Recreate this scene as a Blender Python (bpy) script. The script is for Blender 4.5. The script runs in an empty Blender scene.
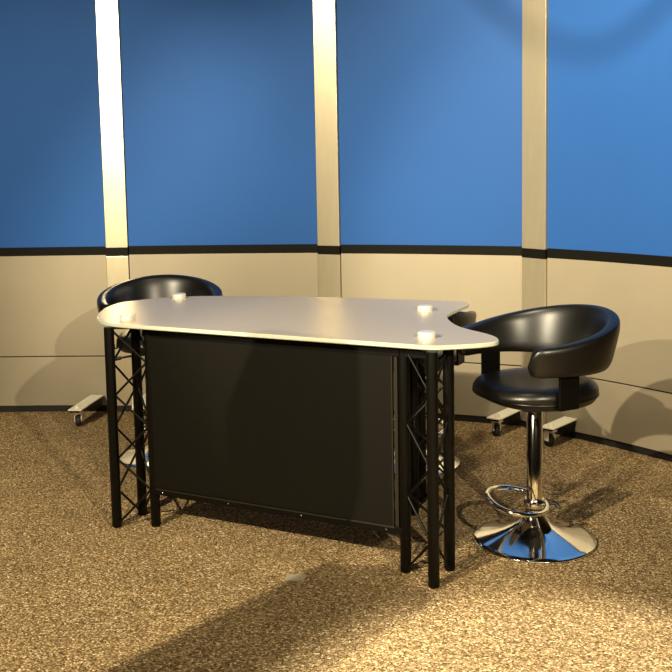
import bpy, bmesh, math, random
from mathutils import Vector, Matrix
PI = math.pi
SC = bpy.context.scene
COL = SC.collection

# ------------------------------------------------------------------ camera
F, CX, CY, PITCH, ROLL, H = 986.65, 338.79, 262.85, 0.1036, -0.0181, 1.3223
cd = bpy.data.cameras.new('camera')
cam = bpy.data.objects.new('camera', cd)
COL.objects.link(cam)
c_, s_ = math.cos(PITCH), math.sin(PITCH)
fw = Vector((0, c_, -s_)); up = Vector((0, s_, c_)); rt = Vector((1, 0, 0))
r2 = rt * math.cos(ROLL) + up * math.sin(ROLL)
u2 = -rt * math.sin(ROLL) + up * math.cos(ROLL)
m = Matrix.Identity(4)
for i in range(3):
    m[i][0] = r2[i]; m[i][1] = u2[i]; m[i][2] = -fw[i]
m[2][3] = H
cam.matrix_world = m
cd.sensor_width = 36; cd.lens = F * 36 / 672
cd.shift_x = (336 - CX) / 672; cd.shift_y = (CY - 336) / 672
cd.clip_start = 0.05
SC.camera = cam

# ------------------------------------------------------------------ light, exposure
vs = SC.view_settings
vs.view_transform = 'Standard'; vs.look = 'None'; vs.gamma = 1; vs.use_curve_mapping = False
vs.exposure = 0.0
w = bpy.data.worlds.new('studio_air'); SC.world = w; w.use_nodes = True
w.node_tree.nodes['Background'].inputs[0].default_value = (1.0, .84, .6, 1)
w.node_tree.nodes['Background'].inputs[1].default_value = 0.025
WARM = (1.0, .86, .60)
def spot(name, loc, to, power, angle, size=.05, blend=.4, col=WARM):
    l = bpy.data.lights.new(name, 'SPOT'); o = bpy.data.objects.new(name, l); COL.objects.link(o)
    l.energy = power; l.spot_size = math.radians(angle); l.spot_blend = blend; l.shadow_soft_size = size; l.color = col
    o.location = loc
    o.rotation_euler = (Vector(to) - Vector(loc)).to_track_quat('-Z', 'Y').to_euler()
    return o
def area(name, loc, to, power, sx, sy, col=WARM):
    l = bpy.data.lights.new(name, 'AREA'); o = bpy.data.objects.new(name, l); COL.objects.link(o)
    l.shape = 'RECTANGLE'; l.size = sx; l.size_y = sy; l.energy = power; l.color = col
    o.location = loc
    o.rotation_euler = (Vector(to) - Vector(loc)).to_track_quat('-Z', 'Y').to_euler()
    return o
spot('key_spot_left', (-2.44, .155, 3.1), (.3, 3.3, .2), 1300, 66, .03)
spot('wash_spot_left', (-2.5, -.3, 2.8), (-1.5, 5.2, 1.5), 1000, 26, .05, .9)
spot('low_spot_left', (-2.9, -1.3, 2.65), (1.25, 4.2, .75), 1300, 26, .025, .5)
spot('side_spot', (-3.3, 2.5, 3.05), (.9, 5.0, 1.9), 210, 46, .06, .7)
spot('key_spot_right', (1.5, -.9, 2.6), (-.9, 4.4, .35), 900, 40, .03, .7)
spot('top_spot', (.1, 3.0, 3.1), (.1, 3.2, 0), 36, 110, .12, .8)
spot('floor_spot', (1.2, 1.0, 3.1), (.60, 2.0, 0), 1450, 29, .04, .45, (1, .9, .72))
spot('wash_spot_right', (.2, 2.6, 3.05), (1.5, 4.3, 1.6), 400, 80, .09, .9)
area('soft_wash', (0, -1.6, 2.9), (0, 4, .8), 22, 2.5, .6)

# ------------------------------------------------------------------ materials
def nt(name):
    mt = bpy.data.materials.new(name); mt.use_nodes = True
    t = mt.node_tree
    return mt, t, t.nodes['Principled BSDF']
def lin(r, g, b):
    f = lambda v: ((v / 255 + .055) / 1.055) ** 2.4 if v > 10 else v / 255 / 12.92
    return (f(r), f(g), f(b), 1)
def mat(name, col, rough=.5, metal=0, spec=.5, bump=0, bscale=200, var=0, vscale=3, coat=0, stretch=None, rvar=0):
    mt, t, b = nt(name)
    b.inputs['Base Color'].default_value = col
    b.inputs['Roughness'].default_value = rough
    b.inputs['Metallic'].default_value = metal
    b.inputs['Specular IOR Level'].default_value = spec
    b.inputs['Coat Weight'].default_value = coat
    tc = t.nodes.new('ShaderNodeTexCoord'); mp = t.nodes.new('ShaderNodeMapping')
    t.links.new(tc.outputs['Object'], mp.inputs[0])
    if stretch: mp.inputs['Scale'].default_value = stretch
    if var:
        n = t.nodes.new('ShaderNodeTexNoise'); n.inputs['Scale'].default_value = vscale; n.inputs['Detail'].default_value = 5
        t.links.new(mp.outputs[0], n.inputs[0])
        r = t.nodes.new('ShaderNodeValToRGB')
        r.color_ramp.elements[0].position = .3; r.color_ramp.elements[1].position = .7
        r.color_ramp.elements[0].color = tuple(c * (1 - var) for c in col[:3]) + (1,)
        r.color_ramp.elements[1].color = tuple(min(1, c * (1 + var)) for c in col[:3]) + (1,)
        t.links.new(n.outputs[0], r.inputs[0]); t.links.new(r.outputs[0], b.inputs['Base Color'])
        if rvar:
            q = t.nodes.new('ShaderNodeMapRange'); q.inputs[3].default_value = rough - rvar; q.inputs[4].default_value = rough + rvar
            t.links.new(n.outputs[0], q.inputs[0]); t.links.new(q.outputs[0], b.inputs['Roughness'])
    if bump:
        n = t.nodes.new('ShaderNodeTexNoise'); n.inputs['Scale'].default_value = bscale; n.inputs['Detail'].default_value = 3
        t.links.new(mp.outputs[0], n.inputs[0])
        u = t.nodes.new('ShaderNodeBump'); u.inputs['Strength'].default_value = bump; u.inputs['Distance'].default_value = .001
        t.links.new(n.outputs[0], u.inputs['Height']); t.links.new(u.outputs[0], b.inputs['Normal'])
    return mt
def carpet_mat():
    mt, t, b = nt('carpet_loop_pile')
    tc = t.nodes.new('ShaderNodeTexCoord')
    v = t.nodes.new('ShaderNodeTexVoronoi'); v.inputs['Scale'].default_value = 190
    n1 = t.nodes.new('ShaderNodeTexNoise'); n1.inputs['Scale'].default_value = 120; n1.inputs['Detail'].default_value = 2
    n2 = t.nodes.new('ShaderNodeTexNoise'); n2.inputs['Scale'].default_value = 3; n2.inputs['Detail'].default_value = 4
    for n in (v, n1, n2): t.links.new(tc.outputs['Object'], n.inputs['Vector'])
    r = t.nodes.new('ShaderNodeValToRGB'); e = r.color_ramp.elements
    e[0].position = .15; e[0].color = lin(44, 33, 18)
    e[1].position = .85; e[1].color = lin(246, 228, 188)
    x = e.new(.45); x.color = lin(122, 101, 68)
    x = e.new(.68); x.color = lin(168, 142, 102)
    mx = t.nodes.new('ShaderNodeMix'); mx.data_type = 'FLOAT'; mx.inputs[0].default_value = .5
    sp = t.nodes.new('ShaderNodeSeparateColor'); t.links.new(v.outputs['Color'], sp.inputs[0])
    t.links.new(sp.outputs[0], mx.inputs[2]); t.links.new(n1.outputs[0], mx.inputs[3])
    t.links.new(mx.outputs[0], r.inputs[0])
    m2 = t.nodes.new('ShaderNodeMix'); m2.data_type = 'RGBA'; m2.blend_type = 'MULTIPLY'; m2.inputs[0].default_value = 1
    r2_ = t.nodes.new('ShaderNodeValToRGB'); r2_.color_ramp.elements[0].color = (.86, .86, .86, 1); r2_.color_ramp.elements[1].color = (1, 1, 1, 1)
    r2_.color_ramp.elements[0].position = .35; r2_.color_ramp.elements[1].position = .65
    t.links.new(n2.outputs[0], r2_.inputs[0])
    t.links.new(r.outputs[0], m2.inputs[6]); t.links.new(r2_.outputs[0], m2.inputs[7])
    t.links.new(m2.outputs[2], b.inputs['Base Color'])
    b.inputs['Roughness'].default_value = .95; b.inputs['Specular IOR Level'].default_value = .1
    u = t.nodes.new('ShaderNodeBump'); u.inputs['Strength'].default_value = .8; u.inputs['Distance'].default_value = .004
    t.links.new(v.outputs['Distance'], u.inputs['Height']); u.invert = True
    t.links.new(u.outputs[0], b.inputs['Normal'])
    return mt
M = dict(
    carpet=carpet_mat(),
    blue=mat('blue_laminate', (.018, .085, .30, 1), .6, 0, .15, var=.03, vscale=2),
    beige=mat('champagne_metal_laminate', lin(152, 142, 121), .55, .25, .5, bump=.15, bscale=300, var=.05, vscale=2.5, rvar=.04),
    column=mat('pale_metal_strip', lin(220, 208, 178), .34, .75, .5, bump=.1, bscale=200, var=.03, vscale=6, stretch=(8, 8, 1)),
    band=mat('dark_brown_band', lin(13, 11, 6), .65, 0, .12),
    seam=mat('dark_red_seam', lin(40, 14, 12), .6),
    kick=mat('black_kick', lin(12, 11, 9), .6),
    top=mat('frosted_grey_top', lin(204, 190, 168), .31, .35, .5, var=.015, vscale=4),
    edge=mat('polished_top_edge', lin(186, 190, 170), .2, 0, .6),
    disc=mat('brushed_bright_metal', (.92, .9, .84, 1), .42, .55),
    black=mat('black_powder_coat', lin(5, 4, 2), .45, 0, .18, bump=.1, bscale=500),
    panel=mat('dark_brown_board', lin(13, 11, 6), .55, 0, .14, var=.08, vscale=2, bump=.1, bscale=400),
    rail=mat('dark_grey_trim', lin(38, 34, 24), .4, .3),
    steel=mat('bare_steel_rod', lin(170, 160, 140), .3, .9),
    chrome=mat('chrome', (.9, .89, .86, 1), .08, 1),
    satin=mat('satin_chrome', (.85, .83, .78, 1), .22, 1),
    leather=mat('black_leather', lin(10, 9, 6), .36, 0, .55, bump=.12, bscale=260, rvar=0),
    plastic=mat('black_plastic', lin(14, 14, 12), .45),
    white=mat('pale_painted_metal', lin(226, 220, 200), .4),
    rubber=mat('black_rubber', lin(18, 17, 15), .7),
    tape=mat('grey_tape', lin(150, 142, 122), .7),
    dark=mat('dark_studio_paint', lin(58, 52, 44), .9),
    studio=mat('warm_studio_paint', lin(120, 106, 82), .9),
)

# ------------------------------------------------------------------ helpers
def obj(name, bm, mt, parent=None, smooth=None, label=None, bevel=0, mats=None):
    bmesh.ops.recalc_face_normals(bm, faces=bm.faces)
    me = bpy.data.meshes.new(name); bm.to_mesh(me); bm.free()
    for q in (mats or [mt]): me.materials.append(q)
    o = bpy.data.objects.new(name, me); COL.objects.link(o)
    if parent is not None: o.parent = parent
    if smooth is not None:
        for p in me.polygons: p.use_smooth = True
        if smooth < 180:
            try: me.set_sharp_from_angle(angle=math.radians(smooth))
            except Exception: pass
    if bevel:
        b = o.modifiers.new('bevel', 'BEVEL'); b.width = bevel; b.segments = 3; b.limit_method = 'ANGLE'
    if label: o['label'] = label
    return o
def thing(name, label, cat, loc=(0, 0, 0), rz=0, group=None):
    o = bpy.data.objects.new(name, None); COL.objects.link(o)
    o.location = loc; o.rotation_euler = (0, 0, rz); o.empty_display_size = .1
    o['label'] = label; o['category'] = cat
    if group: o['group'] = group
    return o
def tag(o, label, cat, group=None):
    o['label'] = label; o['category'] = cat
    if group: o['group'] = group
    return o
def box(bm, c, d, rz=0):
    R = Matrix.Translation(c) @ Matrix.Rotation(rz, 4, 'Z') @ Matrix.Diagonal((d[0], d[1], d[2], 1))
    bmesh.ops.create_cube(bm, size=1, matrix=R)
def tube(bm, pts, r, n=12, closed=False, cap=True):
    pts = [Vector(p) for p in pts]; rings = []
    N = len(pts); prev = None
    for i, p in enumerate(pts):
        if closed: d = pts[(i + 1) % N] - pts[i - 1]
        else: d = pts[min(i + 1, N - 1)] - pts[max(i - 1, 0)]
        d.normalize()
        if prev is None:
            a = Vector((0, 0, 1)) if abs(d.z) < .9 else Vector((1, 0, 0))
            x = d.cross(a).normalized()
        else:
            x = (prev - d * prev.dot(d)).normalized()
        prev = x; y = d.cross(x)
        rr = r[i] if isinstance(r, (list, tuple)) else r
        rings.append([bm.verts.new(p + (x * math.cos(2 * PI * k / n) + y * math.sin(2 * PI * k / n)) * rr) for k in range(n)])
    for i in range(N if closed else N - 1):
        A, B = rings[i], rings[(i + 1) % N]
        for k in range(n): bm.faces.new((A[k], A[(k + 1) % n], B[(k + 1) % n], B[k]))
    if cap and not closed: bm.faces.new(rings[0]); bm.faces.new(rings[-1])
def lathe(bm, prof, n=64, c=(0, 0), capb=True, capt=True):
    rings = []
    for r, z in prof:
        rings.append([bm.verts.new((c[0] + r * math.cos(2 * PI * k / n), c[1] + r * math.sin(2 * PI * k / n), z)) for k in range(n)])
    for A, B in zip(rings, rings[1:]):
        for k in range(n): bm.faces.new((A[k], A[(k + 1) % n], B[(k + 1) % n], B[k]))
    if capb: bm.faces.new(rings[0])
    if capt: bm.faces.new(rings[-1])
def prism(bm, poly, z0, z1):
    lo = [bm.verts.new((x, y, z0)) for x, y in poly]; hi = [bm.verts.new((x, y, z1)) for x, y in poly]
    n = len(poly); bm.faces.new(hi); bm.faces.new(lo[::-1])
    for k in range(n): bm.faces.new((lo[k], lo[(k + 1) % n], hi[(k + 1) % n], hi[k]))
def spline(pts, n=6, closed=True):
    out = []; N = len(pts)
    rng = range(N) if closed else range(N - 1)
    for i in rng:
        g = lambda j: Vector(pts[j % N]) if closed else Vector(pts[max(0, min(N - 1, j))])
        p0, p1, p2, p3 = g(i - 1), g(i), g(i + 1), g(i + 2)
        for k in range(n):
            t = k / n
            out.append(.5 * ((2 * p1) + (p2 - p0) * t + (2 * p0 - 5 * p1 + 4 * p2 - p3) * t * t + (3 * p1 - p0 - 3 * p2 + p3) * t ** 3))
    if not closed: out.append(Vector(pts[-1]))
    return out
def struct(name, bm, mt):
    o = obj(name, bm, mt); o['kind'] = 'structure'; return o
def copy_tree(o, parent=None):
    c = o.copy(); COL.objects.link(c)
    if parent is not None: c.parent = parent
    for ch in list(o.children): copy_tree(ch, c)
    return c

# ------------------------------------------------------------------ the studio shell
bm = bmesh.new(); box(bm, (0, 2, -.05), (9, 10, .1)); struct('floor', bm, M['carpet'])
bm = bmesh.new(); box(bm, (0, 2, 3.35), (9, 10, .1)); struct('ceiling', bm, M['dark'])
bm = bmesh.new(); box(bm, (0, 7.05, 1.65), (9, .1, 3.3)); struct('wall_back', bm, M['dark'])
bm = bmesh.new(); box(bm, (0, -3.05, 1.65), (9, .1, 3.3)); struct('wall_front', bm, M['studio'])
bm = bmesh.new(); box(bm, (-4.55, 2, 1.65), (.1, 10, 3.3)); struct('wall_left', bm, M['studio'])
bm = bmesh.new(); box(bm, (4.55, 2, 1.65), (.1, 10, 3.3)); struct('wall_right', bm, M['studio'])

# ------------------------------------------------------------------ backdrop panels and columns
ZB, ZS, Z1, Z2, ZT = .035, .303, .846, .891, 2.75
def arc(p, q, sag, n=10):
    p = Vector(p); q = Vector(q); d = q - p; nrm = Vector((-d.y, d.x)).normalized()
    if nrm.y < 0: nrm = -nrm
    out = []
    for i in range(n + 1):
        t = i / n; out.append(p + d * t + nrm * sag * 4 * t * (1 - t))
    return out, nrm
def slab(bm, line, nrm, z0, z1, th):
    poly = [tuple(v) for v in line] + [tuple(v + nrm * th) for v in reversed(line)]
    prism(bm, poly, z0, z1)
def make_panel(p, q, sag, label):
    line, nrm = arc(p, q, sag)
    mid = line[len(line) // 2]
    t = thing('scenery_flat', label, 'scenery', (mid.x, mid.y, 0), 0, 'panels of the curved blue and beige backdrop')
    L = [v - mid for v in line]
    def part(name, z0, z1, off, mt, th=.03, bev=.0015):
        bm = bmesh.new(); slab(bm, [v + nrm * off for v in L], nrm, z0, z1, th); return obj(name, bm, mt, t, bevel=bev)
    part('upper_board', Z2, ZT, .0, M['blue'])
    part('band', Z1, Z2, -.001, M['band'], .031)
    part('middle_board', ZS + .003, Z1, 0, M['beige'])
    part('seam', ZS - .003, ZS + .003, .004, M['seam'], .026, 0)
    part('lower_board', ZB, ZS - .003, 0, M['beige'])
    part('kick_strip', 0, ZB, .008, M['kick'], .02)
    return t
A0, A1 = (-2.15, 5.235), (-1.230, 5.198)
B0, B1 = (-1.108, 5.195), (-.106, 5.103)
C0, C1 = (.012, 5.046), (.892, 4.752)
D0, D1 = (.985, 4.636), (1.61, 3.84)
make_panel(A0, A1, .005, 'leftmost backdrop panel, blue above beige, cut by the left edge')
make_panel(B0, B1, .01, 'backdrop panel behind the left stool, dark blue above beige')
make_panel(C0, C1, .02, 'backdrop panel behind the right half of the desk, blue above beige')
make_panel(D0, D1, .035, 'rightmost backdrop panel, brightest blue above beige with round shadows')

def make_column(p, q, label, feet):
    p = Vector(p); q = Vector(q); mid = (p + q) / 2; d = (q - p); wd = d.length - .006; ang = math.atan2(d.y, d.x)
    t = thing('scenery_divider', label, 'divider', (mid.x, mid.y, 0), ang, 'narrow columns between the backdrop panels')
    def part(name, z0, z1, yf, mt, th=.028):
        bm = bmesh.new(); box(bm, (0, yf + th / 2, (z0 + z1) / 2), (wd, th, z1 - z0)); return obj(name, bm, mt, t, bevel=.0015)
    part('upper_strip', Z2 - .006, ZT, -.012, M['column'])
    part('band', Z1 - .006, Z2 - .006, -.013, M['band'], .029)
    part('lower_strip', ZB, Z1 - .006, -.012, M['column'])
    part('kick_strip', 0, ZB, -.004, M['kick'], .02)
    def loc(x, y):
        dx, dy = x - mid.x, y - mid.y
        return Vector((dx * math.cos(ang) + dy * math.sin(ang), -dx * math.sin(ang) + dy * math.cos(ang)))
    lx_sign = lambda b: b.x
    for (ix, iy, fx, fy) in feet:              # inner end and tip of each foot, metres in the room
        a = loc(ix, iy); b = loc(fx, fy); v = b - a; L = v.length; an = math.atan2(v.y, v.x)
        c = (a + b) / 2
        vd = v.normalized(); pn = Vector((-vd.y, vd.x)) * .025
        bm = bmesh.new()
        lo, hi = [], []
        for tq, zl in ((0, .030), (.45, .045), (.75, .082), (1, .084)):
            for sg in (-1, 1):
                w_ = a + v * tq + pn * sg
                lo.append(bm.verts.new((w_.x, w_.y, zl))); hi.append(bm.verts.new((w_.x, w_.y, .092)))
        for k in range(0, 6, 2):
            bm.faces.new((lo[k], lo[k + 2], hi[k + 2], hi[k])); bm.faces.new((lo[k + 1], hi[k + 1], hi[k + 3], lo[k + 3]))
            bm.faces.new((lo[k], lo[k + 1], lo[k + 3], lo[k + 2])); bm.faces.new((hi[k], hi[k + 2], hi[k + 3], hi[k + 1]))
        bm.faces.new((lo[0], hi[0], hi[1], lo[1])); bm.faces.new((lo[6], lo[7], hi[7], hi[6]))
        f = obj('foot', bm, M['black'], t)
        bm = bmesh.new(); box(bm, (c.x, c.y, .095), (L, .070, .006), an)
        obj('foot_plate', bm, M['white'], f, bevel=.001)
        e = b - vd * .040
        bm = bmesh.new(); lathe(bm, [(.014, .098), (.014, .104), (.008, .106), (.008, .111)], 16, e)
        obj('bolt', bm, M['white'], f, 40)
        ca = PI / 2 - ang + (.5 if lx_sign(b) > 0 else .15)
        ax = Vector((math.cos(ca), math.sin(ca)))              # rolling direction
        sd = Vector((-ax.y, ax.x)); wc = e + ax * .014
        bm = bmesh.new(); lathe(bm, [(.026, .074), (.028, .078), (.028, .082)], 24, e)
        for s in (-1, 1):
            cc = wc + sd * (s * .0165)
            box(bm, (cc.x, cc.y, .052), (.030, .003, .050), ca)
        obj('caster_fork', bm, M['white'], f, 40)
        bm = bmesh.new(); lathe(bm, [(.004, -.013), (.024, -.013), (.029, -.009), (.029, .009), (.024, .013), (.004, .013)], 32)
        Rm = Matrix.Translation((wc.x, wc.y, .029)) @ Matrix.Rotation(ca, 4, 'Z') @ Matrix.Rotation(PI / 2, 4, 'X')
        bmesh.ops.transform(bm, matrix=Rm, verts=bm.verts)
        obj('caster_wheel', bm, M['rubber'], f, 40)
    return t
make_column(A1, B0, 'leftmost pale column, bright at top, between the dark blue panels', [(-1.305, 5.18, -1.342, 4.86), (-1.08, 5.17, -1.02, 4.87)])
make_column(B1, C0, 'middle pale column rising behind the centre of the desk', [(-.12, 5.06, -.20, 4.76), (.02, 5.0, .06, 4.72)])
make_column(C1, D0, 'right-hand greyer column behind the right stool, nearest the right edge', [(.855, 4.74, .715, 4.555), (1.08, 4.545, .93, 4.375)])

# ------------------------------------------------------------------ the desk
TZ, TH = .756, .0145
outline = [(-.838, 3.517), (-.888, 3.585), (-.917, 3.69), (-.930, 3.81), (-.928, 3.92), (-.90, 4.03), (-.83, 4.10), (-.74, 4.155), (-.64, 4.178),
           (-.49, 4.170), (-.25, 4.125), (0, 4.06), (.2, 3.99), (.40, 3.92), (.475, 3.89), (.505, 3.84), (.50, 3.80), (.465, 3.73), (.425, 3.645), (.398, 3.57), (.386, 3.50),
           (.388, 3.40), (.402, 3.31), (.43, 3.235), (.466, 3.17), (.492, 3.105), (.497, 3.05), (.484, 3.012), (.44, 2.985), (.385, 2.970), (.30, 2.956)]
cur = spline([(-.77, 3.471)] + outline, 5, False)
# the front edge runs straight
cur = cur + [Vector((.283, 2.957)), Vector((.262, 2.963))] + [Vector((.262 + (-.77 - .262) * k / 8, 2.963 + (3.471 - 2.963) * k / 8)) for k in range(1, 8)]
DC = Vector((-.2, 3.5))
desk = thing('presenter_desk', 'studio desk with pale notched top on black truss legs and dark front panel', 'desk', (DC.x, DC.y, 0))
P = lambda x, y: (x - DC.x, y - DC.y)
poly = [P(v[0], v[1]) for v in cur]
bm = bmesh.new()
def inset_ring(poly, d):
    n = len(poly); out = []
    for i in range(n):
        a = Vector(poly[i - 1]); b = Vector(poly[i]); c = Vector(poly[(i + 1) % n])
        t = (c - a); nn = Vector((t.y, -t.x)); nn = nn.normalized() if nn.length > 1e-9 else nn
        out.append(tuple(b - nn * d * SGN))
    return out
ar = sum(poly[i][0] * poly[(i + 1) % len(poly)][1] - poly[(i + 1) % len(poly)][0] * poly[i][1] for i in range(len(poly)))
SGN = 1 if ar > 0 else -1
levels = [(.0025, TZ - TH), (0, TZ - TH + .0025), (0, TZ - .0025), (.0025, TZ)]
rings = [[bm.verts.new((x, y, z)) for x, y in inset_ring(poly, d)] for d, z in levels]
for a, b in zip(rings, rings[1:]):
    for k in range(len(a)):
        f = bm.faces.new((a[k], a[(k + 1) % len(a)], b[(k + 1) % len(a)], b[k])); f.material_index = 1
f = bm.faces.new(rings[-1]); f = bm.faces.new(rings[0])
top = obj('desktop', bm, None, desk, mats=[M['top'], M['edge']], label='pale grey kidney-notched desktop with bright polished edge')

def tri(cx, cy, yaw, s):
    R = s / math.sqrt(3)
    return [Vector((cx + R * math.cos(yaw + k), cy + R * math.sin(yaw + k))) for k in (0, 2 * PI / 3, 4 * PI / 3)]
TR = .018; ZL = TZ - TH
def truss(cx, cy, yaw, flip=(0, 1, 0), cap=None):
    V = [Vector(P(v.x, v.y)) for v in tri(cx, cy, yaw, .142)]
    cc = (V[0] + V[1] + V[2]) / 3
    bm = bmesh.new()
    prism(bm, [tuple(cc + (v - cc) * 1.0) for v in V], ZL - .008, ZL)
    root = obj('truss_leg', bm, M['black'], desk)
    for v in V:
        bm = bmesh.new(); lathe(bm, [(TR - .004, 0), (TR, .006), (TR, ZL - .003), (TR - .003, ZL)], 24, v)
        obj('tube', bm, M['black'], root, 40)
    for i in range(3):
        a, b = V[i], V[(i + 1) % 3]
        d = (b - a).normalized(); a2 = a + d * (TR * .8); b2 = b - d * (TR * .8)
        if flip[i]: a2, b2 = b2, a2
        pts = []; n = 6; z0, z1 = .02, ZL - .015
        zz = [z1 + (z0 - z1) * k / n for k in range(n + 1)]
        for k in range(n + 1):
            e, o_ = (a2, b2) if k % 2 == 0 else (b2, a2)
            dd = (o_ - e).normalized()
            dz = .006
            if k > 0: pts.append((e.x + dd.x * .004, e.y + dd.y * .004, zz[k] + dz))
            pts.append((e.x, e.y, zz[k]))
            if k < n: pts.append((e.x + dd.x * .004, e.y + dd.y * .004, zz[k] - dz))
        bm = bmesh.new(); tube(bm, pts, .0042, 8)
        obj('lacing', bm, M['black'], root, 60)
    if cap:
        q = P(*cap)
        bm = bmesh.new(); lathe(bm, [(.027, TZ), (.029, TZ + .003), (.029, TZ + .017), (.026, TZ + .020)], 40, q)
        obj('disc_cap', bm, M['disc'], desk, 40, label='round brushed chrome cap on the desktop')
truss(-.7596, 3.5427, 3.6839, (0, 1, 0), (-.778, 3.575))
truss(.2718, 3.022, 2.677, (0, 1, 1), (.275, 3.095))
truss(.325, 3.63, 3.9, (0, 1, 0), (.320, 3.656))
truss(-.672, 4.06, 3.9, (0, 1, 0), (-.676, 4.122))
Lt = tri(-.7596, 3.5427, 3.6839, .142); Rt = tri(.2718, 3.022, 2.677, .142)
Lc = max(Lt, key=lambda v: v.x); Rd = min(Rt, key=lambda v: v.x)
dv = (Rd - Lc); LEN = dv.length; dv.normalize(); nv = Vector((dv.y, -dv.x))      # nv towards camera
ang = math.atan2(dv.y, dv.x)
def along(t, off): v = Lc + dv * t + nv * off; return P(v.x, v.y)
def bar(name, t0, t1, off, z0, z1, th, mt, parent=desk, bev=.001, label=None):
    bm = bmesh.new(); c = along((t0 + t1) / 2, off); box(bm, (c[0], c[1], (z0 + z1) / 2), (t1 - t0, th, z1 - z0), ang)
    return obj(name, bm, mt, parent, bevel=bev, label=label)
pan = bar('front_panel', .004, LEN - .034, .008, .150, ZL - .036, .010, M['panel'], label='dark brown-black front panel board')
bar('panel_edge_strip', .004, .0075, .0135, .15, ZL - .036, .003, M['rail'], pan, 0)
bar('panel_edge_strip', LEN - .0375, LEN - .034, .0135, .15, ZL - .036, .003, M['rail'], pan, 0)
bar('top_rail', -.018, LEN + .10, .0, ZL - .036, ZL, .03, M['black'])
bar('bottom_rail', .0, LEN - .006, .004, .126, .150, .026, M['black'])
bar('rail_trim', .02, LEN - .20, .0185, .146, .150, .004, M['rail'])
bar('rail_trim', LEN - .19, LEN - .03, .0185, .146, .152, .004, M['rail'])
bar('side_post', LEN - .030, LEN - .019, .003, .150, ZL - .036, .014, M['rail'])
for t in (.05, .33, .62, LEN - .06):
    c = along(t, .018); bm = bmesh.new(); bmesh.ops.create_uvsphere(bm, u_segments=8, v_segments=6, radius=.003, matrix=Matrix.Translation((c[0], c[1], .138)))
    obj('screw_head', bm, M['satin'], desk, 180)
# rear cross frame under the top
def beam(a, b, name):
    a = Vector(P(*a)); b = Vector(P(*b)); bm = bmesh.new(); c = (a + b) / 2; d = b - a
    box(bm, (c.x, c.y, ZL - .018), (d.length, .03, .036), math.atan2(d.y, d.x)); obj(name, bm, M['black'], desk, bevel=.001)
beam((-.62, 4.05), (.27, 3.65), 'rear_rail')

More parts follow.
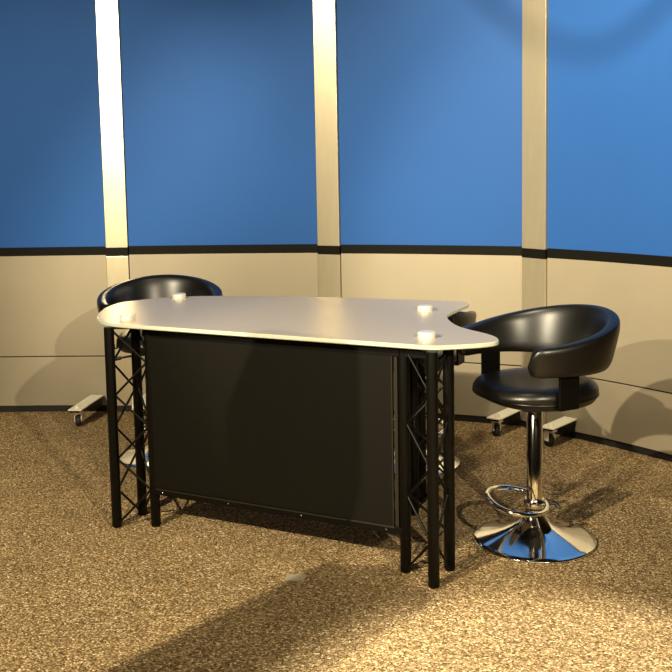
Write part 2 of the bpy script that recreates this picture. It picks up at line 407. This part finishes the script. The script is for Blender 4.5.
# ------------------------------------------------------------------ stools
def make_stool(label, loc, rz, drop=0, foot=None, hand=-1):
    """local +x is the way the sitter faces"""
    t = thing('bar_stool', label, 'stool', loc, rz, 'black leather stools with chrome pedestals')
    bm = bmesh.new()
    prof = [(.206, 0), (.2105, .003), (.2105, .007), (.207, .0095), (.19, .0135), (.165, .0195), (.135, .028), (.105, .039), (.08, .051), (.06, .064), (.046, .079), (.037, .094), (.033, .106), (.031, .114)]
    lathe(bm, prof, 96); obj('base', bm, M['chrome'], t, 60)
    bm = bmesh.new(); lathe(bm, [(.0275, .10), (.0275, .470 - drop), (.024, .474 - drop)], 40); pole = obj('pole', bm, M['chrome'], t, 50)
    bm = bmesh.new(); lathe(bm, [(.0185, .450 - drop), (.0185, .478 - drop)], 32); obj('gas_piston', bm, M['plastic'], pole, 50)
    bm = bmesh.new(); lathe(bm, [(.034, .112), (.036, .116), (.036, .145), (.033, .150)], 40); obj('clamp_ring', bm, M['chrome'], pole, 50)
    fr = foot if foot is not None else 0
    cf, sf = math.cos(fr), math.sin(fr)
    rot = lambda x, y: (x * cf - y * sf, x * sf + y * cf)
    bm = bmesh.new(); a = rot(-.045, .0); b = rot(-.075, .01)
    tube(bm, [(rot(-.03, 0)[0], rot(-.03, 0)[1], .13), (b[0], b[1], .13)], .005, 10)
    kb = []
    for k in range(5): kb.append((b[0], b[1] - .018 + .009 * k, .135 - .004 * k))
    tube(bm, kb, [.004, .007, .008, .007, .004], 10)
    obj('clamp_knob', bm, M['plastic'], pole, 60)
    # foot ring: an oval loop around the pole
    ctl = [(-.036, .0), (-.030, .055), (.0, .105), (.05, .145), (.105, .15), (.15, .105), (.163, .03), (.155, -.04), (.125, -.095), (.07, -.13), (.01, -.12), (-.028, -.065)]
    pts = []
    for x, y in spline(ctl, 8, True):
        X, Y = rot(x, y); pts.append((X, Y, (.134 + .028 * max(0, x) / .16)))
    bm = bmesh.new(); tube(bm, pts, .0095, 14, closed=True); obj('foot_ring', bm, M['chrome'], t, 180)
    # seat
    zt = .570 - drop
    bm = bmesh.new(); n = 72
    def sup(a, R):
        e = 2.35; ca, sa = math.cos(a), math.sin(a)
        q = (abs(ca / 1.02) ** e + abs(sa / 1.0) ** e) ** (-1 / e)
        return q * R * ca * .972, q * R * sa * .972
    prof = [(.001, zt - .004, 0), (.08, zt - .003, 0), (.14, zt, 0), (.175, zt + .001, 0), (.193, zt - .006, 0), (.203, zt - .018, 0), (.2055, zt - .032, 0), (.203, zt - .048, 1), (.197, zt - .060, 1), (.19, zt - .068, 1), (.16, zt - .074, 1), (.001, zt - .076, 1)]
    R_ = []
    for R, z, lo in prof:
        ring = []
        for k in range(n):
            a = 2 * PI * k / n; x, y = sup(a, R)
            if lo: x -= .03 * max(0, math.cos(a)) * (R / .2)
            else: z_ = 0
            zz = z - (.012 * max(0, (x - .08) / .12) ** 2 if not lo else 0)
            ring.append(bm.verts.new((x, y, zz)))
        R_.append(ring)
    for A, B in zip(R_, R_[1:]):
        for k in range(n): bm.faces.new((A[k], A[(k + 1) % n], B[(k + 1) % n], B[k]))
    bm.faces.new(R_[0]); bm.faces.new(R_[-1])
    seat = obj('seat', bm, M['leather'], t, 180)
    bm = bmesh.new(); pts = []
    for k in range(n):
        a = 2 * PI * k / n; x, y = sup(a, .2045); x -= .03 * max(0, math.cos(a)) * .5; pts.append((x, y, zt - .045))
    tube(bm, pts, .0032, 8, closed=True); obj('piping', bm, M['leather'], seat, 180)
    bm = bmesh.new(); box(bm, (-.0, 0, zt - .085), (.17, .13, .014)); lathe(bm, [(.034, zt - .108), (.042, zt - .092)], 24)
    obj('seat_plate', bm, M['plastic'], t, bevel=.002)
    bm = bmesh.new(); tube(bm, [(0, hand * .05, zt - .098), (.02, hand * .15, zt - .102), (.03, hand * .19, zt - .107)], .005, 8); tube(bm, [(.03, hand * .18, zt - .105), (.034, hand * .225, zt - .112)], .009, 10)
    obj('lift_lever', bm, M['plastic'], t, 60)
    # wrap-around back
    zb = .612 - drop
    amax = math.radians(131); N = 80; NS = 28
    bm = bmesh.new(); rings = []
    RX, RY = .243, .243; cxb = .004
    for i in range(N + 1):
        u = -1 + 2 * i / N; a = PI + u * amax
        ta = abs(u) * amax
        # height profile: tall at back, lower at arms
        tt = min(1, abs(u)); tt = tt * tt * (3 - 2 * tt)
        ztop = .800 - .075 * tt - drop
        zbot = zb + .016 * tt
        end = min(1, (1 - abs(u)) * amax * RX / .045); es = math.sqrt(max(0, 1 - (1 - end) ** 2)); es = max(es, .02)
        hc = (ztop + zbot) / 2; hh = (ztop - zbot) / 2 * (0.55 + .45 * es) if es > .02 else (ztop - zbot) / 2 * .5
        th = .028 * (.25 + .75 * es)
        if i in (0, N): hh *= .6; th = .004
        ca, sa = math.cos(a), math.sin(a)
        # squarer plan: push arms forward
        ring = []
        for k in range(NS):
            b = 2 * PI * k / NS; cb, sb = math.cos(b), math.sin(b)
            ex = .55
            o_ = math.copysign(abs(cb) ** ex, cb) * th; zc = math.copysign(abs(sb) ** ex, sb) * hh
            lean = .022 * (zc / hh) * (1 - tt * .6)
            rr = RX + o_ + lean
            rx = rr * (1.0 + .06 * max(0, math.cos(a)))
            if ta <= PI / 2:
                ring.append(bm.verts.new((cxb + rx * ca, rr * sa, hc + zc)))
            else:                                  # arms run on almost straight
                q = ta - PI / 2
                ring.append(bm.verts.new((cxb + RX * q, math.copysign(rr, u * -1) * (1 - .30 * q * q), hc + zc)))
        rings.append(ring)
    for A, B in zip(rings, rings[1:]):
        for k in range(NS): bm.faces.new((A[k], A[(k + 1) % NS], B[(k + 1) % NS], B[k]))
    bm.faces.new(rings[0]); bm.faces.new(rings[-1])
    back = obj('backrest', bm, M['leather'], t, 180)
    # brackets on both sides
    for s in (-1, 1):
        bm = bmesh.new()
        yy = s * .217
        box(bm, (.03, yy, zt + .006), (.078, .009, .128))
        box(bm, (.03, yy - s * .012, zt - .054), (.078, .03, .008))
        obj('bracket', bm, M['black'], t, bevel=.002)
    return t
make_stool('right-hand stool with chrome base, standing beside the notched desk end', (.661, 3.305, 0), math.radians(206), 0, 0 - math.radians(206) + math.radians(184))
make_stool('left stool behind the rounded desk end, its high black back facing us', (-.80, 4.375, 0), math.radians(-84), 0, 0)
make_stool('lowered stool hidden behind the desk, only an arm showing in the notch', (.305, 4.21, 0), math.radians(62), .062, 0, 1)

bm = bmesh.new(); prism(bm, [(-.035, -.018), (.02, -.026), (.036, .008), (.012, .024), (-.03, .018)], .0005, .002)
o = obj('floor_tape', bm, M['tape']); o.location = (-.155, 3.03, 0); tag(o, 'small scrap of grey tape on the carpet before the desk', 'tape')

# ------------------------------------------------------------------ unseen camera shape left of the view, added to cast the long carpet shadow
sc = thing('shadow_camera', 'unseen pedestal camera shape left of the view, added for its carpet shadow', 'camera', (-1.16, 1.57, 0), math.radians(50))
bm = bmesh.new(); lathe(bm, [(.30, .0), (.30, .10), (.27, .13), (.15, .16), (.13, .2)], 48); obj('pedestal_base', bm, M['black'], sc, 40)
bm = bmesh.new(); lathe(bm, [(.125, .16), (.125, .62), (.11, .64), (.11, .98), (.12, 1.0)], 48); obj('column', bm, M['plastic'], sc, 40)
bm = bmesh.new(); box(bm, (0, 0, 1.20), (.52, .26, .34)); bd = obj('camera_body', bm, M['plastic'], sc, bevel=.03)
bm = bmesh.new(); lathe(bm, [(.06, 0), (.07, .02), (.075, .16), (.08, .2)], 32)
bmesh.ops.transform(bm, matrix=Matrix.Translation((.25, 0, 1.16)) @ Matrix.Rotation(PI / 2, 4, 'Y'), verts=bm.verts)
obj('lens', bm, M['black'], sc, 40)
bm = bmesh.new(); tube(bm, [(-.2, .1, 1.0), (-.32, .14, .96), (-.55, .16, .98)], .014, 10); obj('pan_handle', bm, M['plastic'], sc, 60)

# ------------------------------------------------------------------ unseen cable loop above the frame, added to throw the soft arc on the panels
pts = [(.34, 4.05, 3.30), (.37, 3.93, 2.9), (.411, 3.84, 2.632), (.486, 3.815, 2.524), (.573, 3.786, 2.428), (.632, 3.72, 2.389), (.684, 3.653, 2.368), (.739, 3.583, 2.371), (.791, 3.517, 2.408), (.84, 3.455, 2.465), (.878, 3.407, 2.547), (.93, 3.35, 2.8), (.97, 3.3, 3.30)]
bm = bmesh.new(); tube(bm, spline(pts, 6, False), .018, 12)
tag(obj('shadow_cable', bm, M['rubber'], smooth=180), 'unseen black cable loop above the desk, added for its arc shadow', 'cable')
